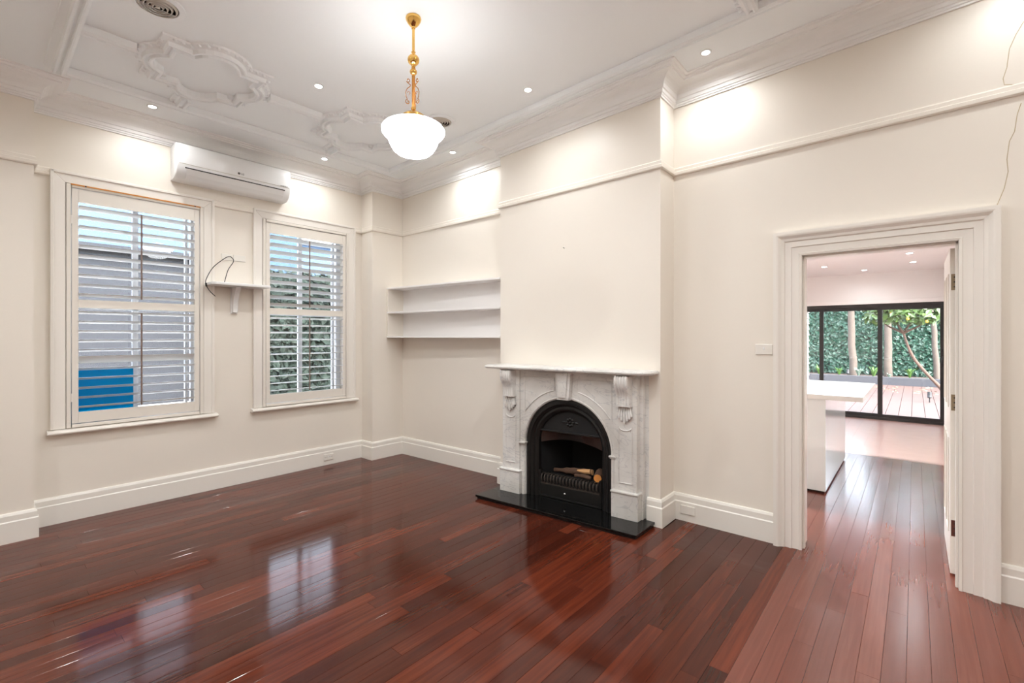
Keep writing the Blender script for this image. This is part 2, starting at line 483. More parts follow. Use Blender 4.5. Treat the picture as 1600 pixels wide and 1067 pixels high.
def quatre(cx, cy):
    pts = []
    def arc(c0, r, a0, a1, n=9):
        return [(c0[0] + r * math.cos(R(a0 + (a1 - a0) * i / n)), c0[1] + r * math.sin(R(a0 + (a1 - a0) * i / n))) for i in range(n + 1)]
    rr = 0.175; ex = math.degrees(math.asin(0.15 / rr)); cxr = 0.385 - rr
    rt = 0.176; et = math.degrees(math.asin(0.165 / rt)); cyt = 0.39 - rt
    pts += arc((cxr, 0), rr, -ex, ex)                       # right lobe
    pts += [(0.30, 0.275)]
    pts += arc((0, cyt), rt, 90 - et, 90 + et)              # far lobe
    pts += [(-0.30, 0.275)]
    pts += arc((-cxr, 0), rr, 180 - ex, 180 + ex)
    pts += [(-0.30, -0.275)]
    pts += arc((0, -cyt), rt, 270 - et, 270 + et)
    pts += [(0.30, -0.275)]
    rib([(cx + x, cy + y) for x, y in pts][::-1], closed=True, leaf_side=0.036, sc=0.92)
    for sx in (-1, 1):
        for sy in (-1, 1):
            x, y = cx + sx * 0.235, cy + sy * 0.215
            MB().lathe([(0.03, zc(x, y) + 0.002), (0.028, zc(x, y) - 0.02), (0.018, zc(x, y) - 0.026), (0.012, zc(x, y) - 0.018), (0.006, zc(x, y) - 0.03)], (x, y), 12).build('rosette', 'ceiling_paint', ceiling, smooth=True)
for cy, far, s in ((4.02, YF, 1), (0.80, YN, -1)):
    for cx in (PX - QD - 0.01, PX + QD - 0.02):
        quatre(cx, cy)
        rib([(cx - 0.04, cy + s * 0.45), (cx - 0.04, far - s * 0.06)], leaf_side=0.036)
    xs = [XL + 0.06, PX - QD - 0.44, PX - QD + 0.42, PX + QD - 0.45, PX + QD + 0.41, XR_ - 0.06]
    for i in (0, 2, 4):
        rib([(xs[i], cy), (xs[i + 1], cy)], leaf_side=0.036)
leaf_mb.build('leaf_ornament', 'ceiling_paint', ceiling, smooth=True, kind='stuff')

# ------------------------------------------------------------------ floors
w = MB()
w.box(-1.9, 4.035, -2.1, 5.5, -0.12, -0.021)
w.box(-1.7, -0.25, -1.9, 5.0, -0.03, 0.0); w.box(-0.25, 3.835, -1.9, -0.657, -0.03, 0.0)
floor = struct(w, 'floor', 'jarrah', 'glossy dark red timber floorboards')
BW = 0.0858
def plank(x0, x1, yc, m, parent):
    g = 0.0004; c = random.uniform(0.00004, 0.00016); t = random.uniform(-0.0016, 0.0016); h = random.uniform(-0.0004, 0.0001)
    sec = [(-BW / 2 + g, -0.02), (-BW / 2 + g, -0.0009), (-BW / 2 + 0.0015, -c), (-BW / 4, 0), (BW / 4, 0), (BW / 2 - 0.0015, -c), (BW / 2 - g, -0.0009), (BW / 2 - g, -0.02)]
    xs = [x0 + 0.0006, x0 + 0.35 * (x1 - x0), x0 + 0.7 * (x1 - x0), x1 - 0.0006]
    tl = [t, t + random.uniform(-8e-4, 8e-4), t + random.uniform(-8e-4, 8e-4), t]
    rs = [[(x, yc + y, z + h + (y * tl[i] if z > -0.01 else 0)) for y, z in sec] for i, x in enumerate(xs)]
    return MB().rings(rs).build('floor_plank', m, parent)
row = -8
while True:
    yc = 0.029 + BW * (row + 0.5); row += 1
    if yc > 5.24: break
    xa, xb = -0.25, 3.84
    if yc > 5.0: xa, xb = 0.34, 3.23
    elif yc > 3.2: xb = 3.70
    elif yc > 1.52: xb = 3.57
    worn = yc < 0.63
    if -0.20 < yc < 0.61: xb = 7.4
    x = xa
    first = random.uniform(0.5, 2.6)
    while x < xb - 0.02:
        ln = first if x == xa else random.uniform(1.1, 2.9)
        e = min(xb, x + ln)
        if xb - e < 0.4: e = xb
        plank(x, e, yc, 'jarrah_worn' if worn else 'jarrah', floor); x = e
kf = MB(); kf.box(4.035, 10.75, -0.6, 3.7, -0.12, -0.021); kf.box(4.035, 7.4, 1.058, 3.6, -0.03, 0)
floor_k = struct(kf, 'floor_kitchen', 'jarrah_worn', 'worn red timber floor of the kitchen beyond the doorway')
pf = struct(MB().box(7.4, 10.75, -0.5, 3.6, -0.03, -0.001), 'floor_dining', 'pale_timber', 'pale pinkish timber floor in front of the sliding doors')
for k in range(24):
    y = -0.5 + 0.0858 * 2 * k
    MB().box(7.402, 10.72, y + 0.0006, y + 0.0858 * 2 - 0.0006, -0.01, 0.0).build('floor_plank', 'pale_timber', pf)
row = -6
while True:
    yc = 0.029 + BW * (row + 0.5); row += 1
    if yc > 1.058: break
    if -0.20 < yc < 0.61: continue
    x = 4.035
    while x < 7.39:
        e = min(7.4, x + random.uniform(1.0, 2.4))
        if 7.4 - e < 0.4: e = 7.4
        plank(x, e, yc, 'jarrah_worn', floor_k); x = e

# ------------------------------------------------------------------ windows
def louvre(mb, x0, x1, yc, z, chord, th, tilt):
    n = 10; rs = []
    for x in (x0, x1):
        r = []
        for k in range(n):
            a = 2 * PI * k / n
            u, q = chord / 2 * math.cos(a), th / 2 * math.sin(a)
            r.append((x, yc + u * math.cos(tilt) - q * math.sin(tilt), z - u * math.sin(tilt) + q * math.cos(tilt)))
        rs.append(r)
    return mb.rings(rs)
def window(i, x0, x1, label):
    z0, z1 = WZ
    win = thing('window_%d' % (i + 1), ((x0 + x1) / 2, 5.235, z0), label, None, kind='structure')
    a = 0.088
    # architrave: mitred boards with a raised outer edge
    for nm, poly in (('l', [(x0, z0), (x0, z1), (x0 - a, z1 + a), (x0 - a, z0)]), ('r', [(x1, z0), (x1 + a, z0), (x1 + a, z1 + a), (x1, z1)]),
                     ('t', [(x0, z1), (x1, z1), (x1 + a, z1 + a), (x0 - a, z1 + a)])):
        MB().prism(poly, 'y', 5.213, 5.236).build('architrave', 'trim_paint', win, bevel=0.003)
    e = 0.02
    for q in ((x0 - a - 0.004, x0 - a + e, z0, z1 + a), (x1 + a - e, x1 + a + 0.004, z0, z1 + a), (x0 - a, x1 + a, z1 + a - e, z1 + a + 0.004)):
        MB().box(q[0], q[1], 5.203, 5.22, q[2], q[3]).build('architrave_bead', 'trim_paint', win, bevel=0.005)
    # sill with a rounded nose
    prof = [(5.24, 0.712), (5.185, 0.712), (5.172, 0.718), (5.168, 0.727), (5.172, 0.738), (5.185, 0.743), (5.24, 0.752)]
    xa, xb = x0 - a - 0.022, x1 + a + 0.028
    MB().prism(prof, 'x', xa, xb).build('window_sill', 'trim_paint', win, smooth=True)
    # outer sash
    ys0, ys1 = 5.405, 5.455
    s = 0.055; xm = (x0 + x1) / 2 + 0.0
    for q in ((x0, x0 + s, z0, z1), (x1 - s, x1, z0, z1), (x0, x1, z0, z0 + 0.07), (x0, x1, z1 - 0.06, z1), (x0, x1, 1.735, 1.79), (xm - 0.02, xm + 0.02, z0, z1), (x1 - 0.10, x1 - 0.08, z0, z1)):
        MB().box(q[0], q[1], ys0, ys1, q[2], q[3]).build('sash_bar', 'sash_white', win, bevel=0.004)
    for qa, qb in ((x0 + s, xm - 0.02), (xm + 0.02, x1 - 0.10)):
        for za, zb in ((z0 + 0.07, 1.735), (1.79, z1 - 0.06)):
            MB().box(qa, qb, 5.43, 5.434, za, zb).build('window_pane', 'glass', win)
    return win
window(0, *WX[0], 'tall sash window nearest the left pier')
window(1, *WX[1], 'tall sash window beside the alcove pier')
def shutter(x0, x1, label, tilts, odd=None):
    z0, z1 = WZ
    t = thing('plantation_shutter', ((x0 + x1) / 2, 5.21, z0), label, 'shutter', 'plantation shutters')
    ya, yb = 5.205, 5.262
    f = 0.033
    for q in ((x0, x0 + f, z0, z1), (x1 - f, x1, z0, z1), (x0 + f, x1 - f, z1 - f, z1), (x0 + f, x1 - f, z0, z0 + f)):
        MB().box(q[0] + 0.003, q[1] - 0.003, ya, yb, q[2] + 0.003, q[3] - 0.003).build('outer_frame', 'shutter_paint', t, bevel=0.004)
    px0, px1 = x0 + 0.077, x1 - 0.075
    zt, zm1, zm0, zb = 2.604, 1.803, 1.737, 0.877
    yp0, yp1 = 5.214, 5.244
    g = 0.003
    for q in ((x0 + f + g, px0, z0 + f + g, z1 - f - g), (px1, x1 - f - g, z0 + f + g, z1 - f - g)):
        MB().box(q[0], q[1], yp0, yp1, q[2], q[3]).build('stile', 'shutter_paint', t, bevel=0.003)
    for q in ((zt, z1 - f - g), (zm0, zm1), (z0 + f + g, zb)):
        MB().box(px0, px1, yp0 + 0.0005, yp1, q[0], q[1]).build('rail', 'shutter_paint', t, bevel=0.002)
    for za, zb_, n in ((zm1, zt, 10), (zb, zm0, 11)):
        p = (zb_ - za) / n
        for k in range(n):
            z = za + (k + 0.5) * p
            tilt = R(tilts[0] if n == 10 else tilts[1]) + random.uniform(-0.02, 0.02)
            if odd is not None and n == 11 and k == odd: tilt = R(52)
            louvre(MB(), px0 + 0.002, px1 - 0.002, 5.232, z, 0.078, 0.011, tilt).build('louvre', 'louvre_paint', t, smooth=True)
        xm = (px0 + px1) / 2
        MB().box(xm - 0.006, xm + 0.006, 5.183, 5.193, za + 0.02, zb_ - 0.03).build('tilt_rod', 'rod_backlit_shade', t, bevel=0.002)
    for z in (1.0, 2.45):
        MB().box(x0 + f - 0.004, x0 + f + 0.008, 5.200, 5.206, z - 0.035, z + 0.035).build('hinge', 'plastic_cream', t, bevel=0.001)
    return t
sh1 = shutter(*WX[0], 'white plantation shutter with one louvre tipped shut, under an orange timber strip', (17, 17), odd=5)
st = MB().box(WX[0][0] + 0.03, WX[0][1] - 0.03, 5.199, 5.204, WZ[1] - 0.012, WZ[1] - 0.002).build('timber_strip', 'orange_timber', sh1)
for x in (WX[0][0] + 0.12, WX[0][1] - 0.075):
    MB().lathe([(0.004, 0), (0.004, 0.002)], (0, 0), 8)
    MB().box(x - 0.005, x + 0.005, 5.196, 5.2, WZ[1] - 0.013, WZ[1] - 0.003).build('screw', 'black', st, bevel=0.002)
shutter(*WX[1], 'white plantation shutter with a hedge behind it, beside the alcove pier', (26, 9))
o = MB().box(0.60, 1.0, 5.385, 5.390, 0.825, 1.215).build('blue_plastic_sheet', 'blue_film')
tag(o, 'bright blue translucent plastic sheet standing against the window glass', 'plastic sheet')

# ------------------------------------------------------------------ air conditioner
ac = thing('air_conditioner', (1.74, 5.235, 2.93), 'white split air conditioner mounted high between the two windows', 'air conditioner')
x0, x1 = 1.245, 2.265
prof = [(0.0, 3.262), (0.150, 3.264), (0.185, 3.252), (0.200, 3.225), (0.203, 3.16), (0.200, 3.09), (0.192, 3.035), (0.170, 2.982), (0.140, 2.95), (0.10, 2.938), (0.0, 2.938)]
rs = []
for k, (x, s) in enumerate(((x0, 0.90), (x0 + 0.006, 0.965), (x0 + 0.022, 1.0), (x1 - 0.022, 1.0), (x1 - 0.006, 0.965), (x1, 0.90))):
    zm = 3.1
    rs.append([(x, 5.234 - p * s, zm + (z - zm) * (0.5 + 0.5 * s)) for p, z in prof])
MB().rings(rs).build('body', 'plastic_white', ac, smooth=True)
fl_prof = [(0.196, 3.028), (0.199, 3.030), (0.176, 2.979), (0.146, 2.947), (0.143, 2.950), (0.172, 2.982)]
fp_ = MB().rings([[(x, 5.234 - p - 0.003, z) for p, z in fl_prof] for x in (x0 + 0.075, x1 - 0.075)]).build('air_flap', 'plastic_white', ac)
MB().rings([[(x, 5.234 - p, z) for p, z in [(0.194, 3.040), (0.1985, 3.041), (0.197, 3.033), (0.192, 3.032)]] for x in (x0 + 0.065, x1 - 0.065)]).build('air_slot', 'black', ac)
MB().rings([[(x, 5.234 - p, z) for p, z in [(0.196, 3.071), (0.1996, 3.072), (0.1994, 3.069), (0.196, 3.068)]] for x in (x0 + 0.02, x1 - 0.02)]).build('panel_seam', 'vent_metal', ac)
def face_m(x, y, z, tilt=0): return Matrix.Translation((x, y, z)) @ Matrix.Rotation(R(90) + tilt, 4, 'X')
lg = MB().lathe([(0.011, 0), (0.011, 0.0015)], (0, 0), 20)
lg.fn = lambda x, y, z: (1.755 + x, 5.0315 - z, 3.098 + y)
lg.build('logo_disc', 'grey_mark', ac)
text_mesh('brand_lettering', 'LG', 0.026, 'grey_mark', ac, face_m(1.787, 5.031, 3.098))
text_mesh('model_lettering', 'INVERTER V', 0.014, 'grey_mark', ac, face_m(2.19, 5.0325, 3.078))

# ------------------------------------------------------------------ wall shelf, plate, cable
ws = thing('wall_shelf', (1.78, 5.235, 1.72), 'small white shelf on a scrolled bracket between the windows', 'shelf')
pl = [(1.515, 5.234), (2.045, 5.234), (2.045, 5.005), (2.03, 4.992), (1.545, 4.992), (1.515, 5.02)]
MB().prism(pl[::-1], 'z', 1.992, 2.018).build('shelf_board', 'plastic_white', ws, bevel=0.006)
bp = []
out = [(0.0, 1.992), (0.13, 1.992), (0.135, 1.975), (0.12, 1.955), (0.095, 1.93), (0.075, 1.89), (0.062, 1.85), (0.055, 1.81), (0.05, 1.775), (0.05, 1.74), (0.0, 1.735)]
inn = [(0.0, 1.992)]
MB().prism([(5.234 - p, z) for p, z in out], 'x', 1.755, 1.80).build('bracket', 'plastic_white', ws, bevel=0.004)
MB().box(1.745, 1.81, 5.222, 5.2345, 1.728, 1.992).build('bracket_plate', 'plastic_white', ws, bevel=0.003)
wp = thing('wall_plate', (1.77, 5.235, 2.27), 'white cable plate on the wall above the small shelf', 'wall plate')
MB().box(1.665, 1.765, 5.226, 5.235, 2.262, 2.325).build('plate', 'plastic_cream', wp, bevel=0.003)
MB().box(1.772, 1.885, 5.226, 5.235, 2.262, 2.325).build('plate', 'plastic_cream', wp, bevel=0.003)
MB().box(1.784, 1.787, 5.2245, 5.2265, 2.275, 2.312).build('slot', 'grey_mark', wp)
MB().lathe([(0.011, 0), (0.011, 0.004)], (0, 0), 12).build('bush', 'black', wp)
o = wp.children[-1]; o.location = Vector((1.742, 5.2255, 2.302)) - wp.location; o.rotation_euler = (R(90), 0, 0)
for v_ in o.data.vertices: v_.co += wp.location
def bez(pts, n=8):
    pts = [Vector(p) for p in pts]; out = []
    for i in range(len(pts) - 1):
        p0, p1, p2, p3 = pts[max(i - 1, 0)], pts[i], pts[i + 1], pts[min(i + 2, len(pts) - 1)]
        for k in range(n):
            t = k / n
            out.append(0.5 * ((2 * p1) + (p2 - p0) * t + (2 * p0 - 5 * p1 + 4 * p2 - p3) * t * t + (3 * p1 - p0 - 3 * p2 + p3) * t ** 3))
    out.append(pts[-1]); return out
cb = thing('coaxial_cable', (1.742, 5.22, 2.018), 'black cable looping from the wall plate over the small shelf', 'cable')
MB().tube(bez([(1.742, 5.222, 2.302), (1.69, 5.19, 2.28), (1.57, 5.15, 2.17), (1.505, 5.13, 2.05), (1.500, 5.12, 1.99), (1.53, 5.11, 1.93), (1.575, 5.11, 1.885)]), 0.0035, 6).build('lead', 'cable_black', cb, smooth=True)
MB().tube(bez([(1.744, 5.222, 2.302), (1.75, 5.16, 2.25), (1.69, 5.13, 2.15), (1.655, 5.12, 2.022)]), 0.0035, 6).build('lead', 'cable_black', cb, smooth=True)
MB().tube([(1.498, 5.12, 2.01), (1.502, 5.12, 1.975)], 0.008, 8).build('plug', 'cable_black', cb, smooth=True)

# ------------------------------------------------------------------ outlets, switch, nail
def outlet(name, c, nrm, wd, ht, label, cat, rockers):
    t = thing(name, c, label, cat)
    # nrm: 'y' faces -y, 'x' faces -x
    def bx(a0, a1, d0, d1, z0, z1):
        if nrm == 'y': return MB().box(c[0] + a0, c[0] + a1, c[1] - d1, c[1] - d0, c[2] + z0, c[2] + z1)
        return MB().box(c[0] - d1, c[0] - d0, c[1] + a0, c[1] + a1, c[2] + z0, c[2] + z1)
    bx(-wd / 2, wd / 2, 0.0, 0.009, -ht / 2, ht / 2).build('cover_plate', 'plastic_cream', t, bevel=0.003)
    for a in rockers: bx(a - 0.006, a + 0.006, 0.009, 0.013, -0.002, 0.016).build('rocker', 'plastic_white', t, bevel=0.002)
    return t, bx
t, bx = outlet('power_outlet', (2.775, 5.2095, 0.09), 'y', 0.115, 0.07, 'white double power point on the skirting under the windows', 'power outlet', (-0.012, 0.012))
for a in (-0.036, 0.036):
    for s in (-1, 1): bx(a + s * 0.008 - 0.0015, a + s * 0.008 + 0.0015, 0.0085, 0.0095, -0.004, 0.008).build('socket_slot', 'grey_mark', t)
t, bx = outlet('power_outlet', (3.8095, 1.392, 0.095), 'x', 0.115, 0.068, 'white blank power point on the skirting between fireplace and doorway', 'power outlet', ())
t, bx = outlet('light_switch', (3.8345, 0.842, 1.404), 'x', 0.115, 0.075, 'white light switch on the wall beside the door architrave', 'light switch', (0.0,))
o = MB().tube([(3.569, 2.43, 2.305), (3.55, 2.43, 2.309)], 0.003, 6).build('nail', 'cable_black'); tag(o, 'small dark nail in the chimney breast above the mantel', 'nail')

# ------------------------------------------------------------------ alcove shelves
su = thing('alcove_shelves', (3.6, 4.1, 1.48), 'white built in shelf unit with three shelves in the alcove', 'shelves')
def shelf_poly(inset=0.0):
    return [(3.432 + inset, 5.0), (3.562 + inset * 0.2, 3.218), (3.732, 3.218), (3.670, 5.0)]
for z in (2.085, 1.785, 1.483):
    MB().prism(shelf_poly(0.0), 'z', z, z + 0.02).build('shelf', 'kitchen_paint', su, bevel=0.002)
MB().prism([(3.434, 4.978), (3.434, 5.003), (3.67, 5.003), (3.67, 4.978)], 'z', 1.503, 2.085).build('side_panel', 'wall_paint', su, bevel=0.002)
MB().prism([(3.713, 3.45), (3.728, 3.23), (3.731, 3.23), (3.672, 4.978), (3.664, 4.978)], 'z', 1.503, 2.085).build('back_panel', 'kitchen_paint', su)

# ------------------------------------------------------------------ fireplace (p = distance out of the chimney breast)
YC, KS = 2.32, 0.085
def FM(p, y, z):
    w = max(0.0, min(1.0, (p - 0.004) / 0.05))
    return (3.567 - p - w * KS * (y - YC), y, z)
he = thing('hearth_slab', (3.35, YC, 0), 'polished black granite hearth slab on the floor before the fireplace', 'hearth')
MB(FM).box(0.0, 0.42, 1.555, 3.09, 0.018, 0.036).build('slab', 'granite', he, bevel=0.003)
MB(FM).box(0.0, 0.408, 1.567, 3.078, 0.0, 0.018).build('base', 'black', he)
mp_ = thing('fireplace_mantel', (3.5, YC, 0.036), 'white veined marble mantelpiece with carved corbels and arched opening', 'mantelpiece')
# shelf
def shelf_out(off):
    a, b = 1.53 + off, 3.145 - off; fr = 0.262 - off; pts = [(0.0, b), (fr - 0.03, b), (fr, b - 0.03)]
    for k in range(0, 7):
        t = PI / 2 * k / 6
        pts.append((fr - 0.10 + 0.10 * math.cos(t), a + 0.10 - 0.10 * math.sin(t)))
    return pts + [(0.0, a)]
rs = [[(p, y, z) for p, y in shelf_out(o_)] for z, o_ in ((1.197, 0.012), (1.203, 0.003), (1.214, 0.0), (1.222, 0.003), (1.224, 0.010), (1.229, 0.012))]
MB(FM).rings(rs).build('mantel_shelf', 'marble', mp_, smooth=False)
MB(FM).box(0.0, 0.175, 1.64, 3.01, 1.180, 1.198).build('bed_mould', 'marble', mp_, bevel=0.004)
for s, yc in ((1, 2.895), (-1, 1.765)):
    MB(FM).box(0.0, 0.158, yc - 0.096, yc + 0.096, 0.036, 1.182).build('pilaster', 'marble', mp_, bevel=0.003)
    ya, yb = yc - 0.056, yc + 0.056
    path = [(0.159, ya, 0.32), (0.159, yb, 0.32), (0.159, yb, 0.775)]
    for k in range(1, 8):
        t = PI * k / 8; path.append((0.159, yc + 0.056 * math.cos(t), 0.775 - 0.035 * math.sin(t)))
    path += [(0.159, ya, 0.775), (0.159, ya, 0.32)]
    MB(FM).tube(path, 0.006, 6).build('panel_moulding', 'marble', mp_)
    MB(FM).box(0.0, 0.178, yc - 0.112, yc + 0.112, 0.036, 0.236).build('plinth', 'marble', mp_, bevel=0.003)
    MB(FM).box(0.0, 0.186, yc - 0.118, yc + 0.118, 0.236, 0.256).build('plinth_cap', 'marble', mp_, bevel=0.007)
    # outer return
    yo = yc + s * 0.12
    MB(FM).box(0.0, 0.105, min(yc, yo), max(yc, yo), 0.036, 1.182).build('return_strip', 'marble', mp_, bevel=0.003)
    yo = yc + s * 0.15
    MB(FM).box(0.0, 0.06, min(yc, yo), max(yc, yo), 0.036, 1.182).build('return_strip', 'marble', mp_, bevel=0.003)
    # corbel
    cp = [(0.150, 1.183), (0.236, 1.183), (0.243, 1.160), (0.243, 1.125), (0.233, 1.090), (0.214, 1.060), (0.200, 1.030), (0.196, 0.995), (0.198, 0.945), (0.150, 0.945)]
    wd = 0.057
    co = MB(FM).rings([[(p, yc + q, z) for p, z in cp] for q in (-wd, wd)]).build('corbel', 'marble', mp_, bevel=0.004)
    for q in (-0.046, -0.023, 0.0, 0.023, 0.046):
        MB(FM).tube([(p + 0.001, yc + q, z) for p, z in cp[1:9]], 0.0105 if abs(q) > 0.03 else 0.0075, 6).build('flute', 'marble', co, smooth=True)
    MB(FM).box(0.15, 0.205, yc - wd - 0.003, yc + wd + 0.003, 0.938, 0.948).build('fillet', 'marble', co, bevel=0.002)
    for k in range(7):
        a = R(-66 + 22 * k); L = 0.128 * (1 - 0.42 * abs(k - 3) / 3)
        y0 = yc + 0.018 * (k - 3) * 0.8
        y1 = yc + 0.064 * math.sin(a); z1 = 0.938 - L
        MB(FM).tube([(0.168, y0, 0.94), (0.180, (y0 + y1) / 2 + (y1 - y0) * 0.1, (0.94 + z1) / 2), (0.176, y1, z1), (0.162, y1, z1 - 0.006)], [0.005, 0.0085, 0.0105, 0.004], 7).build('shell_lobe', 'marble', co, smooth=True)
    # impost and slim shaft at the arch
    yi = YC + s * 0.446
    MB(FM).tube([(0.139, yi, 0.036), (0.139, yi, 0.50)], 0.016, 10).build('shaft', 'marble', mp_, smooth=True)
    MB(FM).box(0.08, 0.160, yi - 0.026, yi + 0.026, 0.498, 0.508).build('impost', 'marble', mp_, bevel=0.003)
    MB(FM).box(0.08, 0.168, yi - 0.032, yi + 0.032, 0.508, 0.524).build('impost', 'marble', mp_, bevel=0.004)
# arched front slab
HW, ZS, RA = 0.425, 0.52, 0.43
def arch(wd, rise, t): return (YC + wd * math.cos(t), ZS + rise * math.sin(t))
NA = 36
fr, bk = 0.140, 0.03
mb = MB(FM)
top = 1.182
A = [arch(HW, RA, PI * k / NA) for k in range(NA + 1)]
vs, fs = [], []
for (y, z) in A: vs += [(fr, y, z), (fr, y, top), (bk, y, z)]
for k in range(NA):
    a, b = 3 * k, 3 * k + 3
    fs += [(a, b, b + 1, a + 1), (a, a + 2, b + 2, b)]
mb.add(vs, fs)
mb.box(bk, fr, YC + HW, YC + 0.49, 0.036, top); mb.box(bk, fr, YC - 0.47, YC - HW, 0.036, top)
mb.build('arched_front', 'marble', mp_)
# arch roll
MB(FM).tube([(fr, y, z) for y, z in [arch(HW + 0.012, RA + 0.012, PI * k / NA) for k in range(NA + 1)]], 0.008, 6).build('arch_moulding', 'marble', mp_, smooth=True)
for s in (1, -1):
    y1, y2 = YC + s * 0.43, YC + s * 0.115
    pts = [(0.1405, y2, 1.13), (0.1405, y1, 1.13)]
    rr = 0.512; a0 = math.acos(0.43 / rr); a1 = math.acos(0.115 / rr)
    for k in range(13):
        a = a0 + (a1 - a0) * k / 12
        pts.append((0.1405, YC + s * rr * math.cos(a), ZS + rr * math.sin(a)))
    pts.append((0.1405, y2, 1.13))
    MB(FM).tube(pts, 0.0065, 6).build('spandrel_moulding', 'marble', mp_)
# keystone
ky = YC
def key(p0, p1, e):
    pts = [(-0.074 + e, 1.182), (0.074 - e, 1.182), (0.058 - e, 0.945 + e), (-0.058 + e, 0.945 + e)]
    return [[(p, ky + y, z) for y, z in pts] for p in (p0, p1)]
MB(FM).rings(key(0.05, 0.188, 0.0)).build('keystone', 'marble', mp_, bevel=0.004)
MB(FM).rings(key(0.18, 0.200, 0.022)).build('keystone_face', 'marble', mp_, bevel=0.004)

# cast iron insert
fi = thing('fireplace_insert', (3.5, YC, 0.036), 'black cast iron arched fireplace insert with grate and drawer', 'fireplace')
HI, RI = 0.315, 0.31
secs = [(0.424, 0.429, 0.03), (0.424, 0.429, 0.118), (0.400, 0.405, 0.124), (0.372, 0.375, 0.118), (0.358, 0.358, 0.100), (0.340, 0.338, 0.104), (0.326, 0.322, 0.096), (HI, RI, 0.084), (HI, RI, -0.02)]
rs = []
for k in range(NA + 1):
    t = PI * k / NA
    rs.append([(p, *arch(wd, rs_, t)) for wd, rs_, p in secs])
first = [[(p, y, 0.036) for (p, y, z) in rs[0]]]; last = [[(p, y, 0.036) for (p, y, z) in rs[-1]]]
MB(FM).rings(first + rs + last, close_ring=False, caps=False).build('arch_frame', 'iron', fi, smooth=True)
path = [(0.120, YC + 0.386, 0.04)] + [(0.120, *arch(0.386, 0.39, PI * k / NA)) for k in range(NA + 1)] + [(0.120, YC - 0.386, 0.04)]
MB(FM).tube(path, 0.010, 6).build('arch_bead', 'iron', fi, smooth=True)
# tympanum
vs = [(0.070, YC, 0.645)] + [(0.070, *arch(HI, RI, math.asin(0.125 / RI) + (PI - 2 * math.asin(0.125 / RI)) * k / 20)) for k in range(21)]
ty = MB(FM).add(vs, [(0, k, k + 1) for k in range(1, 21)]).build('tympanum', 'iron_flat', fi)
for k in range(8):
    a = 2 * PI * k / 8
    MB(FM).ball((0.072, YC + 0.030 * math.cos(a), 0.735 + 0.030 * math.sin(a)), 0.010, 0.013, 0.013, 8, 5).build('rosette_petal', 'iron', ty, smooth=True)
MB(FM).ball((0.074, YC, 0.735), 0.012, 0.012, 0.012, 8, 5).build('rosette_petal', 'iron', ty, smooth=True)
for s in (-1, 1):
    MB(FM).ball((0.072, YC + s * 0.062, 0.735), 0.008, 0.022, 0.009, 8, 5).build('rosette_petal', 'iron', ty, smooth=True)
MB(FM).box(0.045, 0.092, YC - 0.30, YC + 0.30, 0.636, 0.652).build('cross_bar', 'iron', fi, bevel=0.004)
# smoke hood
vs, fs = [], []
for k in range(21):
    u = -1 + 2 * k / 20
    zb = 0.570 - 0.045 * u * u
    y = YC + 0.306 * u
    vs += [(0.062 - 0.03 * (1 - u * u), y, zb), (0.066, y, 0.636), (0.052 - 0.03 * (1 - u * u), y, zb), (0.05, y, 0.636)]
for k in range(20):
    a, b = 4 * k, 4 * k + 4
    fs += [(a, b, b + 1, a + 1), (a + 2, a + 3, b + 3, b + 2), (a, a + 2, b + 2, b)]
MB(FM).add(vs, fs).build('smoke_hood', 'hood_metal', fi, smooth=True)
# firebox
fb = MB(FM)
y0, y1, z0, z1, pb = YC - 0.318, YC + 0.318, 0.036, 0.66, -0.30
fb.add([(0.06, y0, z0), (0.06, y1, z0), (0.06, y1, z1), (0.06, y0, z1), (pb, y0 + 0.1, z0), (pb, y1 - 0.1, z0), (pb, y1 - 0.1, z1), (pb, y0 + 0.1, z1)],
       [(0, 1, 5, 4), (1, 2, 6, 5), (2, 3, 7, 6), (3, 0, 4, 7), (4, 5, 6, 7)])
fb.build('firebox', 'soot', fi)
dr = MB(FM).box(0.05, 0.085, YC - 0.290, YC + 0.300, 0.052, 0.152).build('ash_drawer', 'iron', fi, bevel=0.004)
MB(FM).box(0.03, 0.09, YC - 0.30, YC + 0.31, 0.037, 0.052).build('drawer_plinth', 'iron', fi, bevel=0.003)
MB(FM).tube([(0.085, 2.345, 0.108), (0.108, 2.345, 0.108)], 0.006, 10).build('knob_stem', 'chrome', dr, smooth=True)
MB(FM).ball((0.114, 2.345, 0.108), 0.009, 0.012, 0.012, 12, 8).build('knob', 'chrome', dr, smooth=True)
for yq in (YC - 0.30, YC + 0.305):
    MB(FM).box(0.05, 0.09, yq - 0.012, yq + 0.012, 0.04, 0.275).build('grate_post', 'iron', fi, bevel=0.003)
MB(FM).box(0.062, 0.088, YC - 0.29, YC + 0.295, 0.152, 0.166).build('grate_rail', 'grate_iron', fi, bevel=0.003)
NB = 18
bar0 = None
for k in range(NB):
    y = YC - 0.272 + 0.548 * k / (NB - 1)
    MB(FM).tube([(0.080, y, 0.162), (0.098, y, 0.185), (0.102, y, 0.215), (0.092, y, 0.238), (0.070, y, 0.246), (0.040, y, 0.240)], [0.006, 0.0085, 0.0085, 0.008, 0.007, 0.006], 6).build('grate_bar', 'grate_iron', fi, smooth=True)
MB(FM).box(-0.22, 0.05, YC - 0.27, YC + 0.27, 0.150, 0.222).build('coal_tray', 'iron_flat', fi, bevel=0.004)
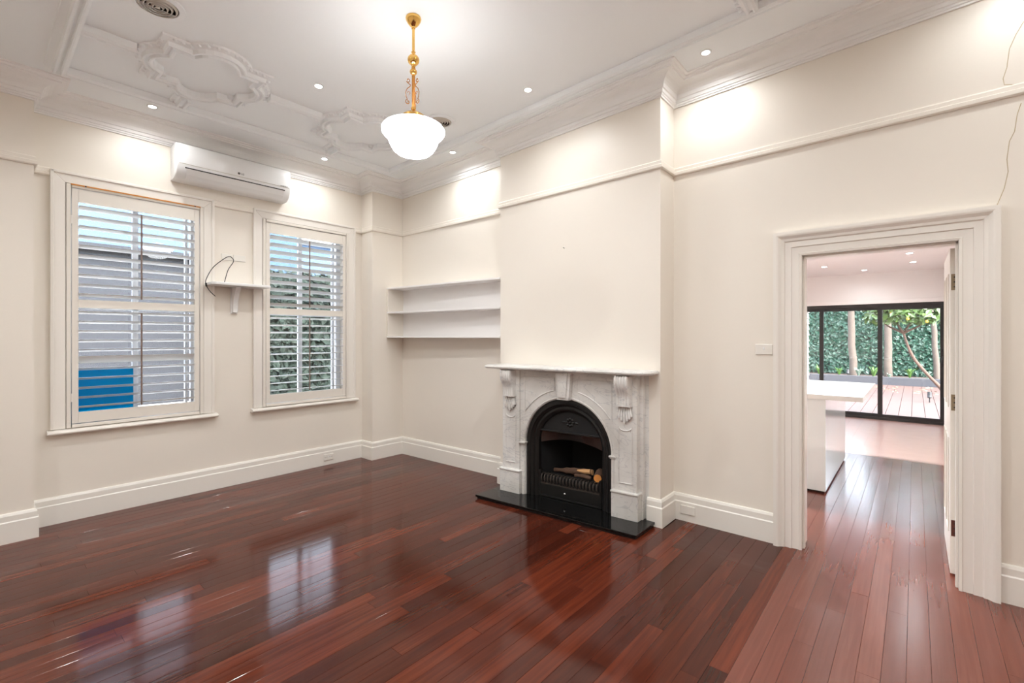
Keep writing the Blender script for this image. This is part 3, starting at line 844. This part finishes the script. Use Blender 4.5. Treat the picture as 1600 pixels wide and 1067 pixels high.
def log(pts, rad, label, cut, n=12):
    t = thing('firewood_log', FM(pts[0][0], pts[0][1], pts[0][2] - rad[0]), label, 'log')
    P = [Vector(FM(*p)) for p in pts]
    rr = [r for r in rad]
    mb = MB().tube(bez(P, 4), [rr[min(int(i / 4), len(rr) - 1)] * (1 + 0.10 * math.sin(i * 2.3)) for i in range(4 * (len(P) - 1) + 1)], n)
    b = mb.build('bark', 'log_bark', t, smooth=True)
    d = (P[-1] - P[-2]).normalized()
    MB().tube([P[-1] - d * 0.002, P[-1] + d * 0.004], rr[-1] * 0.97, n).build('cut_face', cut, t)
    return t
t = log([(-0.06, 2.58, 0.244), (-0.06, 2.44, 0.260), (-0.07, 2.30, 0.274), (-0.08, 2.185, 0.286)], [0.018, 0.030, 0.030, 0.026], 'long brown ceramic log lying across the back of the grate', 'log_cut')
MB().tube([FM(-0.05, 2.32, 0.286), FM(-0.052, 2.24, 0.291), FM(-0.060, 2.19, 0.296)], [0.008, 0.022, 0.022], 8).build('split_face', 'log_cut', t, smooth=True)
log([(-0.12, 2.125, 0.290), (-0.05, 2.098, 0.284), (0.03, 2.072, 0.278)], [0.036, 0.037, 0.035], 'short round log with a pale orange cut end at the grate corner', 'log_ember')
log([(0.022, 2.30, 0.262), (0.018, 2.22, 0.268), (0.014, 2.145, 0.262)], [0.014, 0.019, 0.014], 'small rough brown log in front of the long one', 'log_bark')

# ------------------------------------------------------------------ doorway
dw = thing('door_1', (3.835, 0.2, 0), 'white painted doorway with a wide moulded architrave and its door swung open into the kitchen', None, kind='structure')
prof = [(0.0, -0.002), (0.0, 0.014), (0.014, 0.018), (0.018, 0.012), (0.060, 0.014), (0.064, 0.022), (0.100, 0.022), (0.106, 0.032), (0.122, 0.036), (0.140, 0.052), (0.150, 0.055), (0.170, 0.055), (0.172, 0.040), (0.172, -0.002)]
ya, yb, zt = 0.602, -0.197, 2.068
D = MB()
rs = []
for (y, z, my, mz) in ((ya, 0.0, 1, 0), (ya, zt, 1, 1), (yb, zt, -1, 1), (yb, 0.0, -1, 0)):
    rs.append([(3.835 - p, y + my * s, z + mz * s) for s, p in prof])
for i, nm in ((0, 'a'), (1, 'b'), (2, 'c')):
    MB().rings([rs[i], rs[i + 1]]).build('architrave', 'trim_paint', dw)
MB().box(3.83, 4.04, ya, ya + 0.014, 0, zt + 0.014).build('jamb', 'skirting_paint', dw)
MB().box(3.83, 4.04, yb - 0.014, yb, 0, zt + 0.014).build('jamb', 'skirting_paint', dw)
MB().box(3.83, 4.04, yb, ya, zt, zt + 0.014).build('jamb', 'skirting_paint', dw)
for q in ((3.86, 3.90, ya - 0.012, ya, 0, zt), (3.86, 3.90, yb, yb + 0.012, 0, zt), (3.86, 3.90, yb, ya, zt - 0.012, zt)):
    MB().box(*q).build('door_stop', 'skirting_paint', dw, bevel=0.002)
leaf = MB().box(4.03, 4.80, -0.206, -0.168, 0.014, 2.052).build('door_leaf', 'skirting_paint', dw, bevel=0.002)
for xa, xb, za, zb_ in ((4.14, 4.37, 0.25, 0.85), (4.45, 4.68, 0.25, 0.85), (4.14, 4.37, 1.05, 1.90), (4.45, 4.68, 1.05, 1.90)):
    MB().tube([(xa, -0.167, za), (xb, -0.167, za), (xb, -0.167, zb_), (xa, -0.167, zb_), (xa, -0.167, za)], 0.006, 5).build('panel_moulding', 'skirting_paint', leaf)
for z, m in ((1.84, 'hinge_metal'), (1.086, 'hinge_metal'), (0.30, 'hinge_brown')):
    MB().box(4.026, 4.031, -0.204, -0.173, z - 0.05, z + 0.05).build('hinge', m, leaf, bevel=0.001)
    for q in (-0.03, 0.0, 0.03):
        MB().box(4.0245, 4.0265, -0.192, -0.185, z + q - 0.004, z + q + 0.004).build('screw', 'cable_black', leaf)
# hairline cracks in the wall paint
def crack(pts):
    MB().tube([(3.8345, y, z) for y, z in pts], 0.0016, 4).build('plaster_crack', 'crack', wall_right)
crack([(-0.46, 3.25), (-0.43, 3.19), (-0.405, 3.12), (-0.395, 3.02), (-0.38, 2.96), (-0.385, 2.925), (-0.43, 2.91), (-0.50, 2.905)])
crack([(-0.45, 2.80), (-0.435, 2.74), (-0.425, 2.65), (-0.405, 2.60), (-0.395, 2.50), (-0.40, 2.43), (-0.385, 2.34), (-0.36, 2.26), (-0.345, 2.22)])

# ------------------------------------------------------------------ pendant lamp
PZ = zc(1.853, 2.411)
pn = thing('pendant_lamp', (1.853, 2.411, PZ), 'brass pendant lamp with a glowing white opal schoolhouse shade', 'pendant lamp')
C0 = (1.853, 2.411)
MB().lathe([(0.046, PZ + 0.002), (0.049, PZ - 0.006), (0.046, PZ - 0.018), (0.036, PZ - 0.036), (0.022, PZ - 0.052), (0.012, PZ - 0.060), (0.012, PZ - 0.068)], C0, 32).build('ceiling_canopy', 'brass', pn, smooth=True)
MB().tube([(*C0, PZ - 0.06), (*C0, 3.29)], 0.0085, 12).build('rod', 'brass', pn, smooth=True)
prof = [(0.010, 3.305), (0.014, 3.298), (0.010, 3.291), (0.013, 3.284)] + [(0.036 * math.cos(R(a)) + 0.001, 3.250 + 0.034 * math.sin(R(a))) for a in range(70, -71, -14)] + [(0.014, 3.212), (0.010, 3.204), (0.013, 3.198)]
MB().lathe(prof, C0, 24).build('ball_knop', 'brass', pn, smooth=True)
prof = [(0.011, 3.198)] + [(0.021 * math.cos(R(a)) + 0.002, 3.174 + 0.020 * math.sin(R(a))) for a in range(70, -71, -20)] + [(0.011, 3.148)]
MB().lathe(prof, C0, 20).build('ball_knop', 'brass', pn, smooth=True)
MB().tube([(*C0, 3.15), (*C0, 2.945)], 0.0105, 12).build('stem', 'brass_dark', pn, smooth=True)
def scroll(ang):
    pts = []
    for k in range(14):      # top curl
        a = R(-40 - 27 * (13 - k)); r = 0.004 + 0.010 * k / 13
        pts.append((0.034 + r * math.cos(a), 3.115 + r * math.sin(a)))
    pts += [(0.030, 3.095), (0.018, 3.088), (0.020, 3.080), (0.040, 3.060), (0.050, 3.035), (0.047, 3.010), (0.038, 2.992)]
    for k in range(14):
        a = R(40 - 27 * k); r = 0.015 - 0.010 * k / 13
        pts.append((0.036 + r * math.cos(a) * 1.0, 2.978 + r * math.sin(a)))
    c, s = math.cos(ang), math.sin(ang)
    return [(C0[0] + r * c, C0[1] + r * s, z) for r, z in pts]
for k in range(3):
    a = R(40.6 + 90 + 25 + 120 * k)
    MB().tube(scroll(a), 0.0026, 6).build('scroll', 'brass_dark', pn, smooth=True)
    c, s = math.cos(a), math.sin(a)
    MB().tube([(C0[0] + c * (0.030 + 0.008 * math.cos(R(q))), C0[1] + s * (0.030 + 0.008 * math.cos(R(q))), 3.035 + 0.008 * math.sin(R(q))) for q in range(0, 300, 30)], 0.002, 5).build('scroll', 'brass_dark', pn, smooth=True)
MB().lathe([(0.012, 2.952), (0.016, 2.944), (0.013, 2.936), (0.022, 2.926), (0.042, 2.912), (0.062, 2.902), (0.074, 2.890), (0.077, 2.862), (0.068, 2.861)], C0, 32).build('gallery', 'brass', pn, smooth=True)
shade_p = [(0.066, 2.860), (0.085, 2.857), (0.12, 2.848), (0.16, 2.835), (0.185, 2.822), (0.197, 2.806), (0.196, 2.790), (0.184, 2.774), (0.167, 2.762), (0.159, 2.750), (0.153, 2.729), (0.142, 2.704), (0.126, 2.679), (0.104, 2.660), (0.076, 2.650), (0.04, 2.646), (0.002, 2.645)]
MB().lathe(shade_p, C0, 48).build('shade', 'opal_glass', pn, smooth=True)

# ------------------------------------------------------------------ downlights
dl0 = None
def downlight(x, y, z, label, group, power, r=0.027):
    t = thing('downlight', (x, y, z), label, 'downlight', group)
    MB().lathe([(r, z + 0.001), (r + 0.012, z + 0.001), (r + 0.011, z - 0.004), (r, z - 0.005)], (x, y), 20, hollow=True).build('trim_ring', 'plastic_white', t, smooth=True)
    MB().lathe([(0.001, z - 0.0015), (r, z - 0.0015), (r, z - 0.0035), (0.001, z - 0.0035)], (x, y), 20).build('lens', 'lamp_lens', t)
    ld = bpy.data.lights.new('downlight_beam', 'SPOT'); ld.energy = power; ld.spot_size = R(168); ld.spot_blend = 0.85; ld.shadow_soft_size = 0.035
    ld.color = (0.95, 0.98, 1.0)
    lo = bpy.data.objects.new('downlight_beam', ld); COL.objects.link(lo); lo.parent = t; lo.location = (0, 0, -0.012)
    return t
LBL = [(1.03, 4.86, 'small lit downlight above the shutter with the orange strip', 0.36), (2.55, 4.87, 'small lit downlight over the window beside the alcove pier', 0.4),
       (1.82, 3.57, 'small lit downlight between the two ceiling quatrefoils', 1.35), (3.40, 3.75, 'small lit downlight in front of the alcove shelves', 0.55),
       (3.00, 2.40, 'small lit downlight level with the chimney breast', 0.6), (3.50, 1.15, 'small lit downlight by the cornice over the light switch', 0.45),
       (0.2, 1.15, 'added unseen downlight over the left side of the room', 1.35), (1.85, 1.2, 'added unseen downlight on the near side of the pendant', 1.35), (0.65, 2.4, 'added unseen downlight level with the pendant', 1.35),  # entries from here on are added out of view to brighten the room
       (1.03, -0.3, 'added unseen downlight by the near wall', 1.3), (3.45, -0.45, 'added unseen downlight over the wall right of the doorway', 0.36), (2.2, -0.9, 'added unseen downlight near the wall behind the viewer', 1.2),
       (-0.6, 3.6, 'added unseen downlight over the left pier', 1.2), (-0.9, 0.6, 'added unseen downlight by the left wall', 1.3)]
for x, y, l, k in LBL: downlight(x, y, zc(x, y) - 0.001, l, 'downlights of the fireplace room', SPOT_W * k)

# ------------------------------------------------------------------ ceiling vents
def vent(x, y, label):
    z = zc(x, y)
    t = thing('ceiling_vent', (x, y, z), label, 'air vent', 'round ceiling vents')
    MB().lathe([(0.104, z + 0.001), (0.142, z + 0.001), (0.138, z - 0.006), (0.106, z - 0.009)], (x, y), 40, hollow=True).build('flange', 'ceiling_paint', t, smooth=True)
    MB().lathe([(0.106, z - 0.001), (0.001, z - 0.001), (0.001, z + 0.0005), (0.106, z + 0.0005)], (x, y), 40).build('throat', 'vent_dark', t)
    for k, r in enumerate((0.092, 0.070, 0.048, 0.026)):
        MB().lathe([(r, z - 0.016), (r + 0.008, z - 0.004), (r + 0.007, z - 0.003), (r - 0.004, z - 0.016)], (x, y), 40, hollow=True).build('vent_ring', 'vent_metal', t, smooth=True)
    MB().lathe([(0.012, z), (0.012, z - 0.016), (0.002, z - 0.018)], (x, y), 16).build('vent_hub', 'vent_metal', t, smooth=True)
vent(0.755, 3.44, 'round white ceiling air vent near the larger window quatrefoil')
vent(2.86, 3.33, 'round white ceiling air vent partly behind the pendant shade')

# ------------------------------------------------------------------ kitchen beyond
KZ = 2.645
struct(MB().box(4.035, 11.1, -0.6, 3.8, KZ, 3.05), 'ceiling_kitchen', 'kitchen_paint', 'flat white kitchen ceiling with downlights')
struct(MB().box(4.035, 10.95, -0.62, -0.47, 0, KZ), 'wall_kitchen_right', 'kitchen_paint')
struct(MB().box(4.035, 10.95, 3.6, 3.8, 0, KZ), 'wall_kitchen_left', 'kitchen_paint')
w = MB(); w.box(10.70, 10.95, -0.47, -0.44, 0, KZ); w.box(10.70, 10.95, 2.9, 3.6, 0, KZ); w.box(10.70, 10.95, -0.44, 2.9, 2.09, KZ)
struct(w, 'wall_kitchen_far', 'kitchen_paint', 'white wall above the black framed sliding doors')
struct(MB().box(10.66, 10.70, -0.47, 2.95, 2.085, 2.155), 'trim_13', 'kitchen_paint', 'white board above the sliding doors', bevel=0.004)
for x, y, l in ((9.2, 1.13, 'kitchen ceiling downlight nearest the island side'), (10.1, 0.66, 'kitchen ceiling downlight nearest the sliding doors'), (9.5, 0.02, 'kitchen ceiling downlight in the far row'), (8.45, 0.055, 'kitchen ceiling downlight in the nearer row'), (6.2, 1.4, 'added unseen kitchen downlight over the island'), (6.2, 2.8, 'added unseen kitchen downlight behind the island')):
    downlight(x, y, KZ - 0.001, l, 'downlights of the kitchen', KITCHEN_W * (9 if x < 7 else 0.4), 0.036)  # the strong pair by the island is added unseen to brighten the kitchen
isl = thing('kitchen_island', (6.16, 1.3, 0), 'gloss white kitchen island cabinet seen through the doorway', 'kitchen island')
MB().box(5.36, 6.98, 0.66, 1.95, 0.0, 0.05).build('kickboard', 'black', isl)
MB().box(5.335, 5.365, 0.645, 1.95, 0.02, 0.899).build('end_panel', 'island_white', isl, bevel=0.002)
MB().box(5.367, 7.0, 0.645, 0.68, 0.02, 0.899).build('side_panel', 'island_white', isl, bevel=0.002)
MB().box(5.367, 7.0, 0.682, 1.95, 0.05, 0.899).build('carcass', 'island_white', isl)
o = MB().box(5.30, 7.02, 0.355, 2.0, 0.90, 0.945).build('stone_benchtop', 'stone_top', None, bevel=0.003)
tag(o, 'pale stone benchtop overhanging the white kitchen island', 'countertop')
sd = thing('door_2', (10.78, 1.2, 0), 'black aluminium framed glass sliding doors onto the garden deck', None, kind='structure')
fx0, fx1 = 10.72, 10.84
for q in ((-0.44, 2.9, 2.03, 2.09), (-0.44, 2.9, 0.0, 0.045)):
    MB().box(fx0, fx1, q[0], q[1], q[2], q[3]).build('frame_rail', 'alu_black', sd, bevel=0.003)
for y in (-0.44, 2.84):
    MB().box(fx0, fx1, y, y + 0.06, 0.045, 2.03).build('frame_jamb', 'alu_black', sd, bevel=0.003)
for (y0, y1, xo) in ((-0.39, 0.51, 0.0), (0.44, 1.40, 0.05), (1.33, 2.3, 0.0), (2.2, 2.85, 0.05)):
    xa, xb = fx0 + 0.01 + xo, fx0 + 0.05 + xo
    le = MB().box(xa, xb, y0, y0 + 0.065, 0.045, 2.03); le.box(xa, xb, y1 - 0.065, y1, 0.045, 2.03); le.box(xa, xb, y0 + 0.065, y1 - 0.065, 0.045, 0.10); le.box(xa, xb, y0 + 0.065, y1 - 0.065, 1.975, 2.03)
    lf = le.build('sliding_leaf', 'alu_black', sd)
    MB().box((xa + xb) / 2 - 0.003, (xa + xb) / 2 + 0.003, y0 + 0.06, y1 - 0.06, 0.095, 1.98).build('door_pane', 'glass', lf)
h = MB().tube([(fx0 + 0.01, -0.352, 1.0), (fx0 - 0.03, -0.352, 1.02), (fx0 - 0.03, -0.352, 1.14), (fx0 + 0.01, -0.352, 1.16)], 0.008, 8).build('pull_handle', 'black', sd, smooth=True)
MB().box(fx0 - 0.01, fx0 + 0.012, -0.372, -0.335, 1.24, 1.29).build('latch', 'black', sd, bevel=0.003)

# ------------------------------------------------------------------ garden
struct(MB().box(-15, 60, -30, 40, -0.3, -0.14), 'ground', 'ground')
dk = struct(MB().box(10.95, 19.0, -3.0, 3.9, -0.14, -0.075), 'floor_deck', 'charcoal', 'reddish timber garden deck')
for k in range(34):
    y = -2.95 + 0.2 * k
    MB().box(10.95, 18.98, y, y + 0.192, -0.075, -0.035).build('deck_board', 'deck_wood', dk)
o = MB().box(19.0, 19.14, -6, 6, -0.14, 0.21).build('garden_edging', 'charcoal', None, bevel=0.01); tag(o, 'low charcoal retaining edge along the planted bed', 'garden edging')
o = struct(MB().box(19.14, 20.95, -6, 6, -0.14, 0.15), 'ground_bed', 'soil')
o = MB().box(20.80, 20.9, -6, 6, 0.15, 3.0).build('garden_fence', 'fence_dark'); tag(o, 'dark fence carrying the green leaf screen', 'fence')
def leaves(name, m, n, gen, size, label, cat, parent=None, elong=1.7):
    mb = MB()
    for _ in range(n):
        p, nrm = gen()
        nrm = Vector(nrm) + Vector([random.uniform(-0.7, 0.7) for _ in range(3)]); nrm.normalize()
        a = nrm.orthogonal().normalized(); a.rotate(Matrix.Rotation(random.uniform(0, 2 * PI), 3, nrm)); b = nrm.cross(a)
        s = size * random.uniform(0.7, 1.3); p = Vector(p)
        mb.add([p - a * s * 0.5 * elong, p + b * s * 0.5 + nrm * s * 0.12, p + a * s * 0.5 * elong, p - b * s * 0.5 + nrm * s * 0.12], [(0, 1, 2), (0, 2, 3)])
    o = mb.build(name, m, parent, kind='stuff')
    if label: tag(o, label, cat)
    return o
leaves('ivy_screen', 'ivy', 9000, lambda: ((20.66 - random.random() * 0.08, random.uniform(-2.2, 4.6), random.uniform(0.2, 3.0)), (-1, 0, 0.35)), 0.085, 'green artificial ivy leaf screen covering the garden fence', 'ivy screen')
def tree(base, top, r0, r1, label, name='tree', barkm='bark', crown=None):
    t = thing(name, base, label, 'tree', 'trees along the garden fence' if name == 'tree' else None)
    b, e = Vector(base), Vector(top)
    pts = [b.lerp(e, k / 8) + Vector((random.uniform(-1, 1), random.uniform(-1, 1), 0)) * (0.03 if 0 < k < 8 else 0) for k in range(9)]
    MB().tube(pts, [r0 + (r1 - r0) * k / 8 for k in range(9)], 10).build('trunk', barkm, t, smooth=True)
    for k in range(3):
        q = pts[6 + k % 3]; d = Vector((random.uniform(-1, 1), random.uniform(-1, 1), 0.9)) * 0.3
        MB().tube([q, q + d * 0.5, q + d], [r1 * 0.7, r1 * 0.5, r1 * 0.25], 6).build('branch', barkm, t, smooth=True)
    def gen():
        v = Vector([max(-0.34, min(0.34, random.gauss(0, 0.2))) for _ in range(3)]); return (e + Vector((0, 0, 0.2)) + v, v)
    leaves('crown', 'leaf', 400, gen, 0.13, None, None, t)
    return t
tree((19.75, 1.60, 0.15), (19.7, 1.66, 4.2), 0.115, 0.075, 'pale spotted tree trunk nearest the weatherboard wall')
tree((19.75, 0.66, 0.15), (19.7, 0.72, 4.2), 0.115, 0.075, 'pale tree trunk behind the middle door stile')
tree((19.75, -0.52, 0.15), (19.7, -0.32, 4.2), 0.08, 0.05, 'thin pale tree trunk leaning behind the citrus tree')
ct = thing('citrus_tree', (15.6, -0.62, -0.14), 'leaning citrus tree with yellow fruit at the deck edge', 'tree')
MB().tube(bez([(15.6, -0.62, -0.14), (15.6, -0.50, 0.20), (15.6, -0.24, 0.55), (15.6, 0.02, 0.95), (15.6, 0.16, 1.35), (15.6, 0.22, 1.60)], 5), [0.040] * 8 + [0.034] * 10 + [0.026] * 8, 8).build('trunk', 'bark_brown', ct, smooth=True)
for d in ((0.1, 0.55, 0.5), (-0.2, -0.5, 0.45), (0.2, -0.2, 0.6), (-0.1, 0.2, 0.6)):
    MB().tube([(15.6, 0.22, 1.58), (15.6 + d[0] * 0.5, 0.22 + d[1] * 0.6, 1.58 + d[2] * 0.4), (15.6 + d[0], 0.22 + d[1], 1.58 + d[2])], [0.03, 0.02, 0.008], 6).build('branch', 'bark_brown', ct, smooth=True)
def gen():
    while True:
        v = Vector((random.uniform(-0.8, 0.8), random.uniform(-1, 1), random.uniform(-0.55, 0.9)))
        if v.length < 1.0: break
    return (Vector((15.6, 0.18, 2.24)) + Vector((v.x * 0.8, v.y * 0.95, v.z * 0.75)), (v.x, v.y, v.z + 0.5))
leaves('foliage', 'leaf', 1300, gen, 0.10, None, None, ct)
for p in ((15.0, 0.13, 1.93), (15.1, -0.22, 1.86), (15.2, 0.45, 2.1), (15.3, -0.5, 2.0)):
    MB().ball(p, 0.034, 0.034, 0.038, 12, 8).build('fruit', 'lemon', ct, smooth=True)
def tuft(x, y, m, hgt, n, label):
    t = thing('garden_plant', (x, y, 0.15), label, 'plant', 'small plants in the garden bed')
    mb = MB()
    for k in range(n):
        a = random.uniform(0, 2 * PI); l = hgt * random.uniform(0.6, 1.0); sp = l * random.uniform(0.2, 0.8)
        c, s = math.cos(a), math.sin(a); wd = 0.012
        p1 = (x + c * sp * 0.4, y + s * sp * 0.4, 0.15 + l * 0.7); p2 = (x + c * sp, y + s * sp, 0.15 + l * random.uniform(0.7, 1))
        mb.add([(x - s * wd, y + c * wd, 0.14), (x + s * wd, y - c * wd, 0.14), (p1[0] + s * wd, p1[1] - c * wd, p1[2]), (p1[0] - s * wd, p1[1] + c * wd, p1[2]), p2], [(0, 1, 2, 3), (3, 2, 4)])
    mb.build('blades', m, t)
tuft(19.5, 2.55, 'tuft_green', 0.4, 40, 'green grassy tuft in the bed beside the weatherboard wall')
tuft(19.35, 1.95, 'tuft_green', 0.35, 36, 'green grassy tuft at the foot of the spotted trunk')
tuft(19.35, 1.42, 'tuft_grey', 0.35, 44, 'silvery plant in the bed between the first two trunks')
tuft(19.35, 1.02, 'tuft_green', 0.45, 40, 'green grassy tuft left of the middle trunk')
tuft(19.3, 0.62, 'tuft_grey', 0.2, 36, 'silvery plant in front of the middle trunk')
tuft(19.5, 0.12, 'tuft_green', 0.42, 44, 'green grassy tuft right of the middle trunk')
tuft(19.3, -0.3, 'tuft_grey', 0.3, 40, 'silvery plant beside the thin leaning trunk')
def spot(x, y, z, label):
    t = thing('garden_spotlight', (x, y, z), label, 'garden light', 'small black garden spotlights')
    MB().tube([(x, y, z), (x, y, z + 0.12)], 0.012, 6).build('stake', 'black', t)
    MB().tube([(x - 0.02, y, z + 0.11), (x, y, z + 0.16), (x + 0.02, y, z + 0.24)], 0.04, 10).build('head', 'black', t)
spot(19.22, 1.7, 0.15, 'black spotlight at the foot of the spotted trunk'); spot(19.22, -0.62, 0.15, 'black spotlight at the foot of the thin trunk')
spot(14.6, -0.26, -0.035, 'black spotlight standing on the sunny deck')
mb = MB()
for k in range(60):
    x, y = random.uniform(16.5, 18.9), random.uniform(-0.5, 2.6); s = random.uniform(0.02, 0.05); a = random.uniform(0, 6)
    mb.add([(x + s * math.cos(a + q), y + s * math.sin(a + q), -0.033 + 0.012 * (q > 3)) for q in (0, 1.2, 3.1, 4.5)], [(0, 1, 2, 3)])
tag(mb.build('fallen_leaves', 'dead_leaf', kind='stuff'), 'dry fallen leaves scattered on the deck', 'leaves')
# weatherboard wing beside the deck
wb = struct(MB().box(10.95, 13.1, 1.93, 2.1, -0.14, 3.2), 'wall_weatherboard', 'weatherboard', 'pale weatherboard wall beside the deck')
for k in range(24):
    z = -0.1 + 0.135 * k
    MB().add([(x, y, zz) for x in (10.96, 13.1) for (y, zz) in ((1.93, z), (1.905, z), (1.925, z + 0.135), (1.93, z + 0.135))], [(0, 1, 2, 3), (7, 6, 5, 4), (1, 5, 6, 2), (0, 4, 5, 1), (2, 6, 7, 3)]).build('weatherboard', 'weatherboard', wb)

# ------------------------------------------------------------------ outside the shuttered windows
nb = thing('neighbour_house', (1.0, 14.4, -0.14), 'grey neighbouring house with a pale blue upper wall, beyond the shuttered windows', 'house')
MB().box(-6.0, 5.2, 14.0, 17.0, -0.14, 3.45).build('wall', 'neighbour_grey', nb)
MB().box(-6.0, 5.3, 13.7, 17.0, 3.45, 3.56).build('eave', 'neighbour_grey', nb)
MB().box(-6.0, 5.2, 14.6, 17.0, 3.56, 4.95).build('upper_wall', 'neighbour_blue', nb)
o = thing('neighbour_house', (9.0, 18.0, -0.14), 'pale blue neighbouring house rising behind the hedge', 'house')
MB().box(8.1, 16.0, 17.2, 21.0, -0.14, 6.2).build('wall', 'neighbour_blue', o)
MB().box(8.0, 16.0, 17.0, 17.2, 4.9, 5.1).build('fascia', 'sash_white', o)
hd = thing('garden_hedge', (6.0, 11.0, -0.14), 'dense dark green hedge outside the window beside the alcove', 'hedge')
MB().box(3.9, 9.0, 11.1, 12.0, -0.14, 2.75).build('hedge_core', 'fence_dark', hd)
def gen():
    if random.random() < 0.8: return ((random.uniform(3.8, 8.6), 11.05 + random.uniform(-0.15, 0.06), random.uniform(-0.1, 2.85)), (0, -1, 0.4))
    return ((random.uniform(3.8, 8.6), random.uniform(10.95, 12.0), 2.8 + random.uniform(-0.06, 0.22)), (0, -0.4, 1))
leaves('hedge_leaves', 'leaf_hedge', 6500, gen, 0.13, None, None, hd)
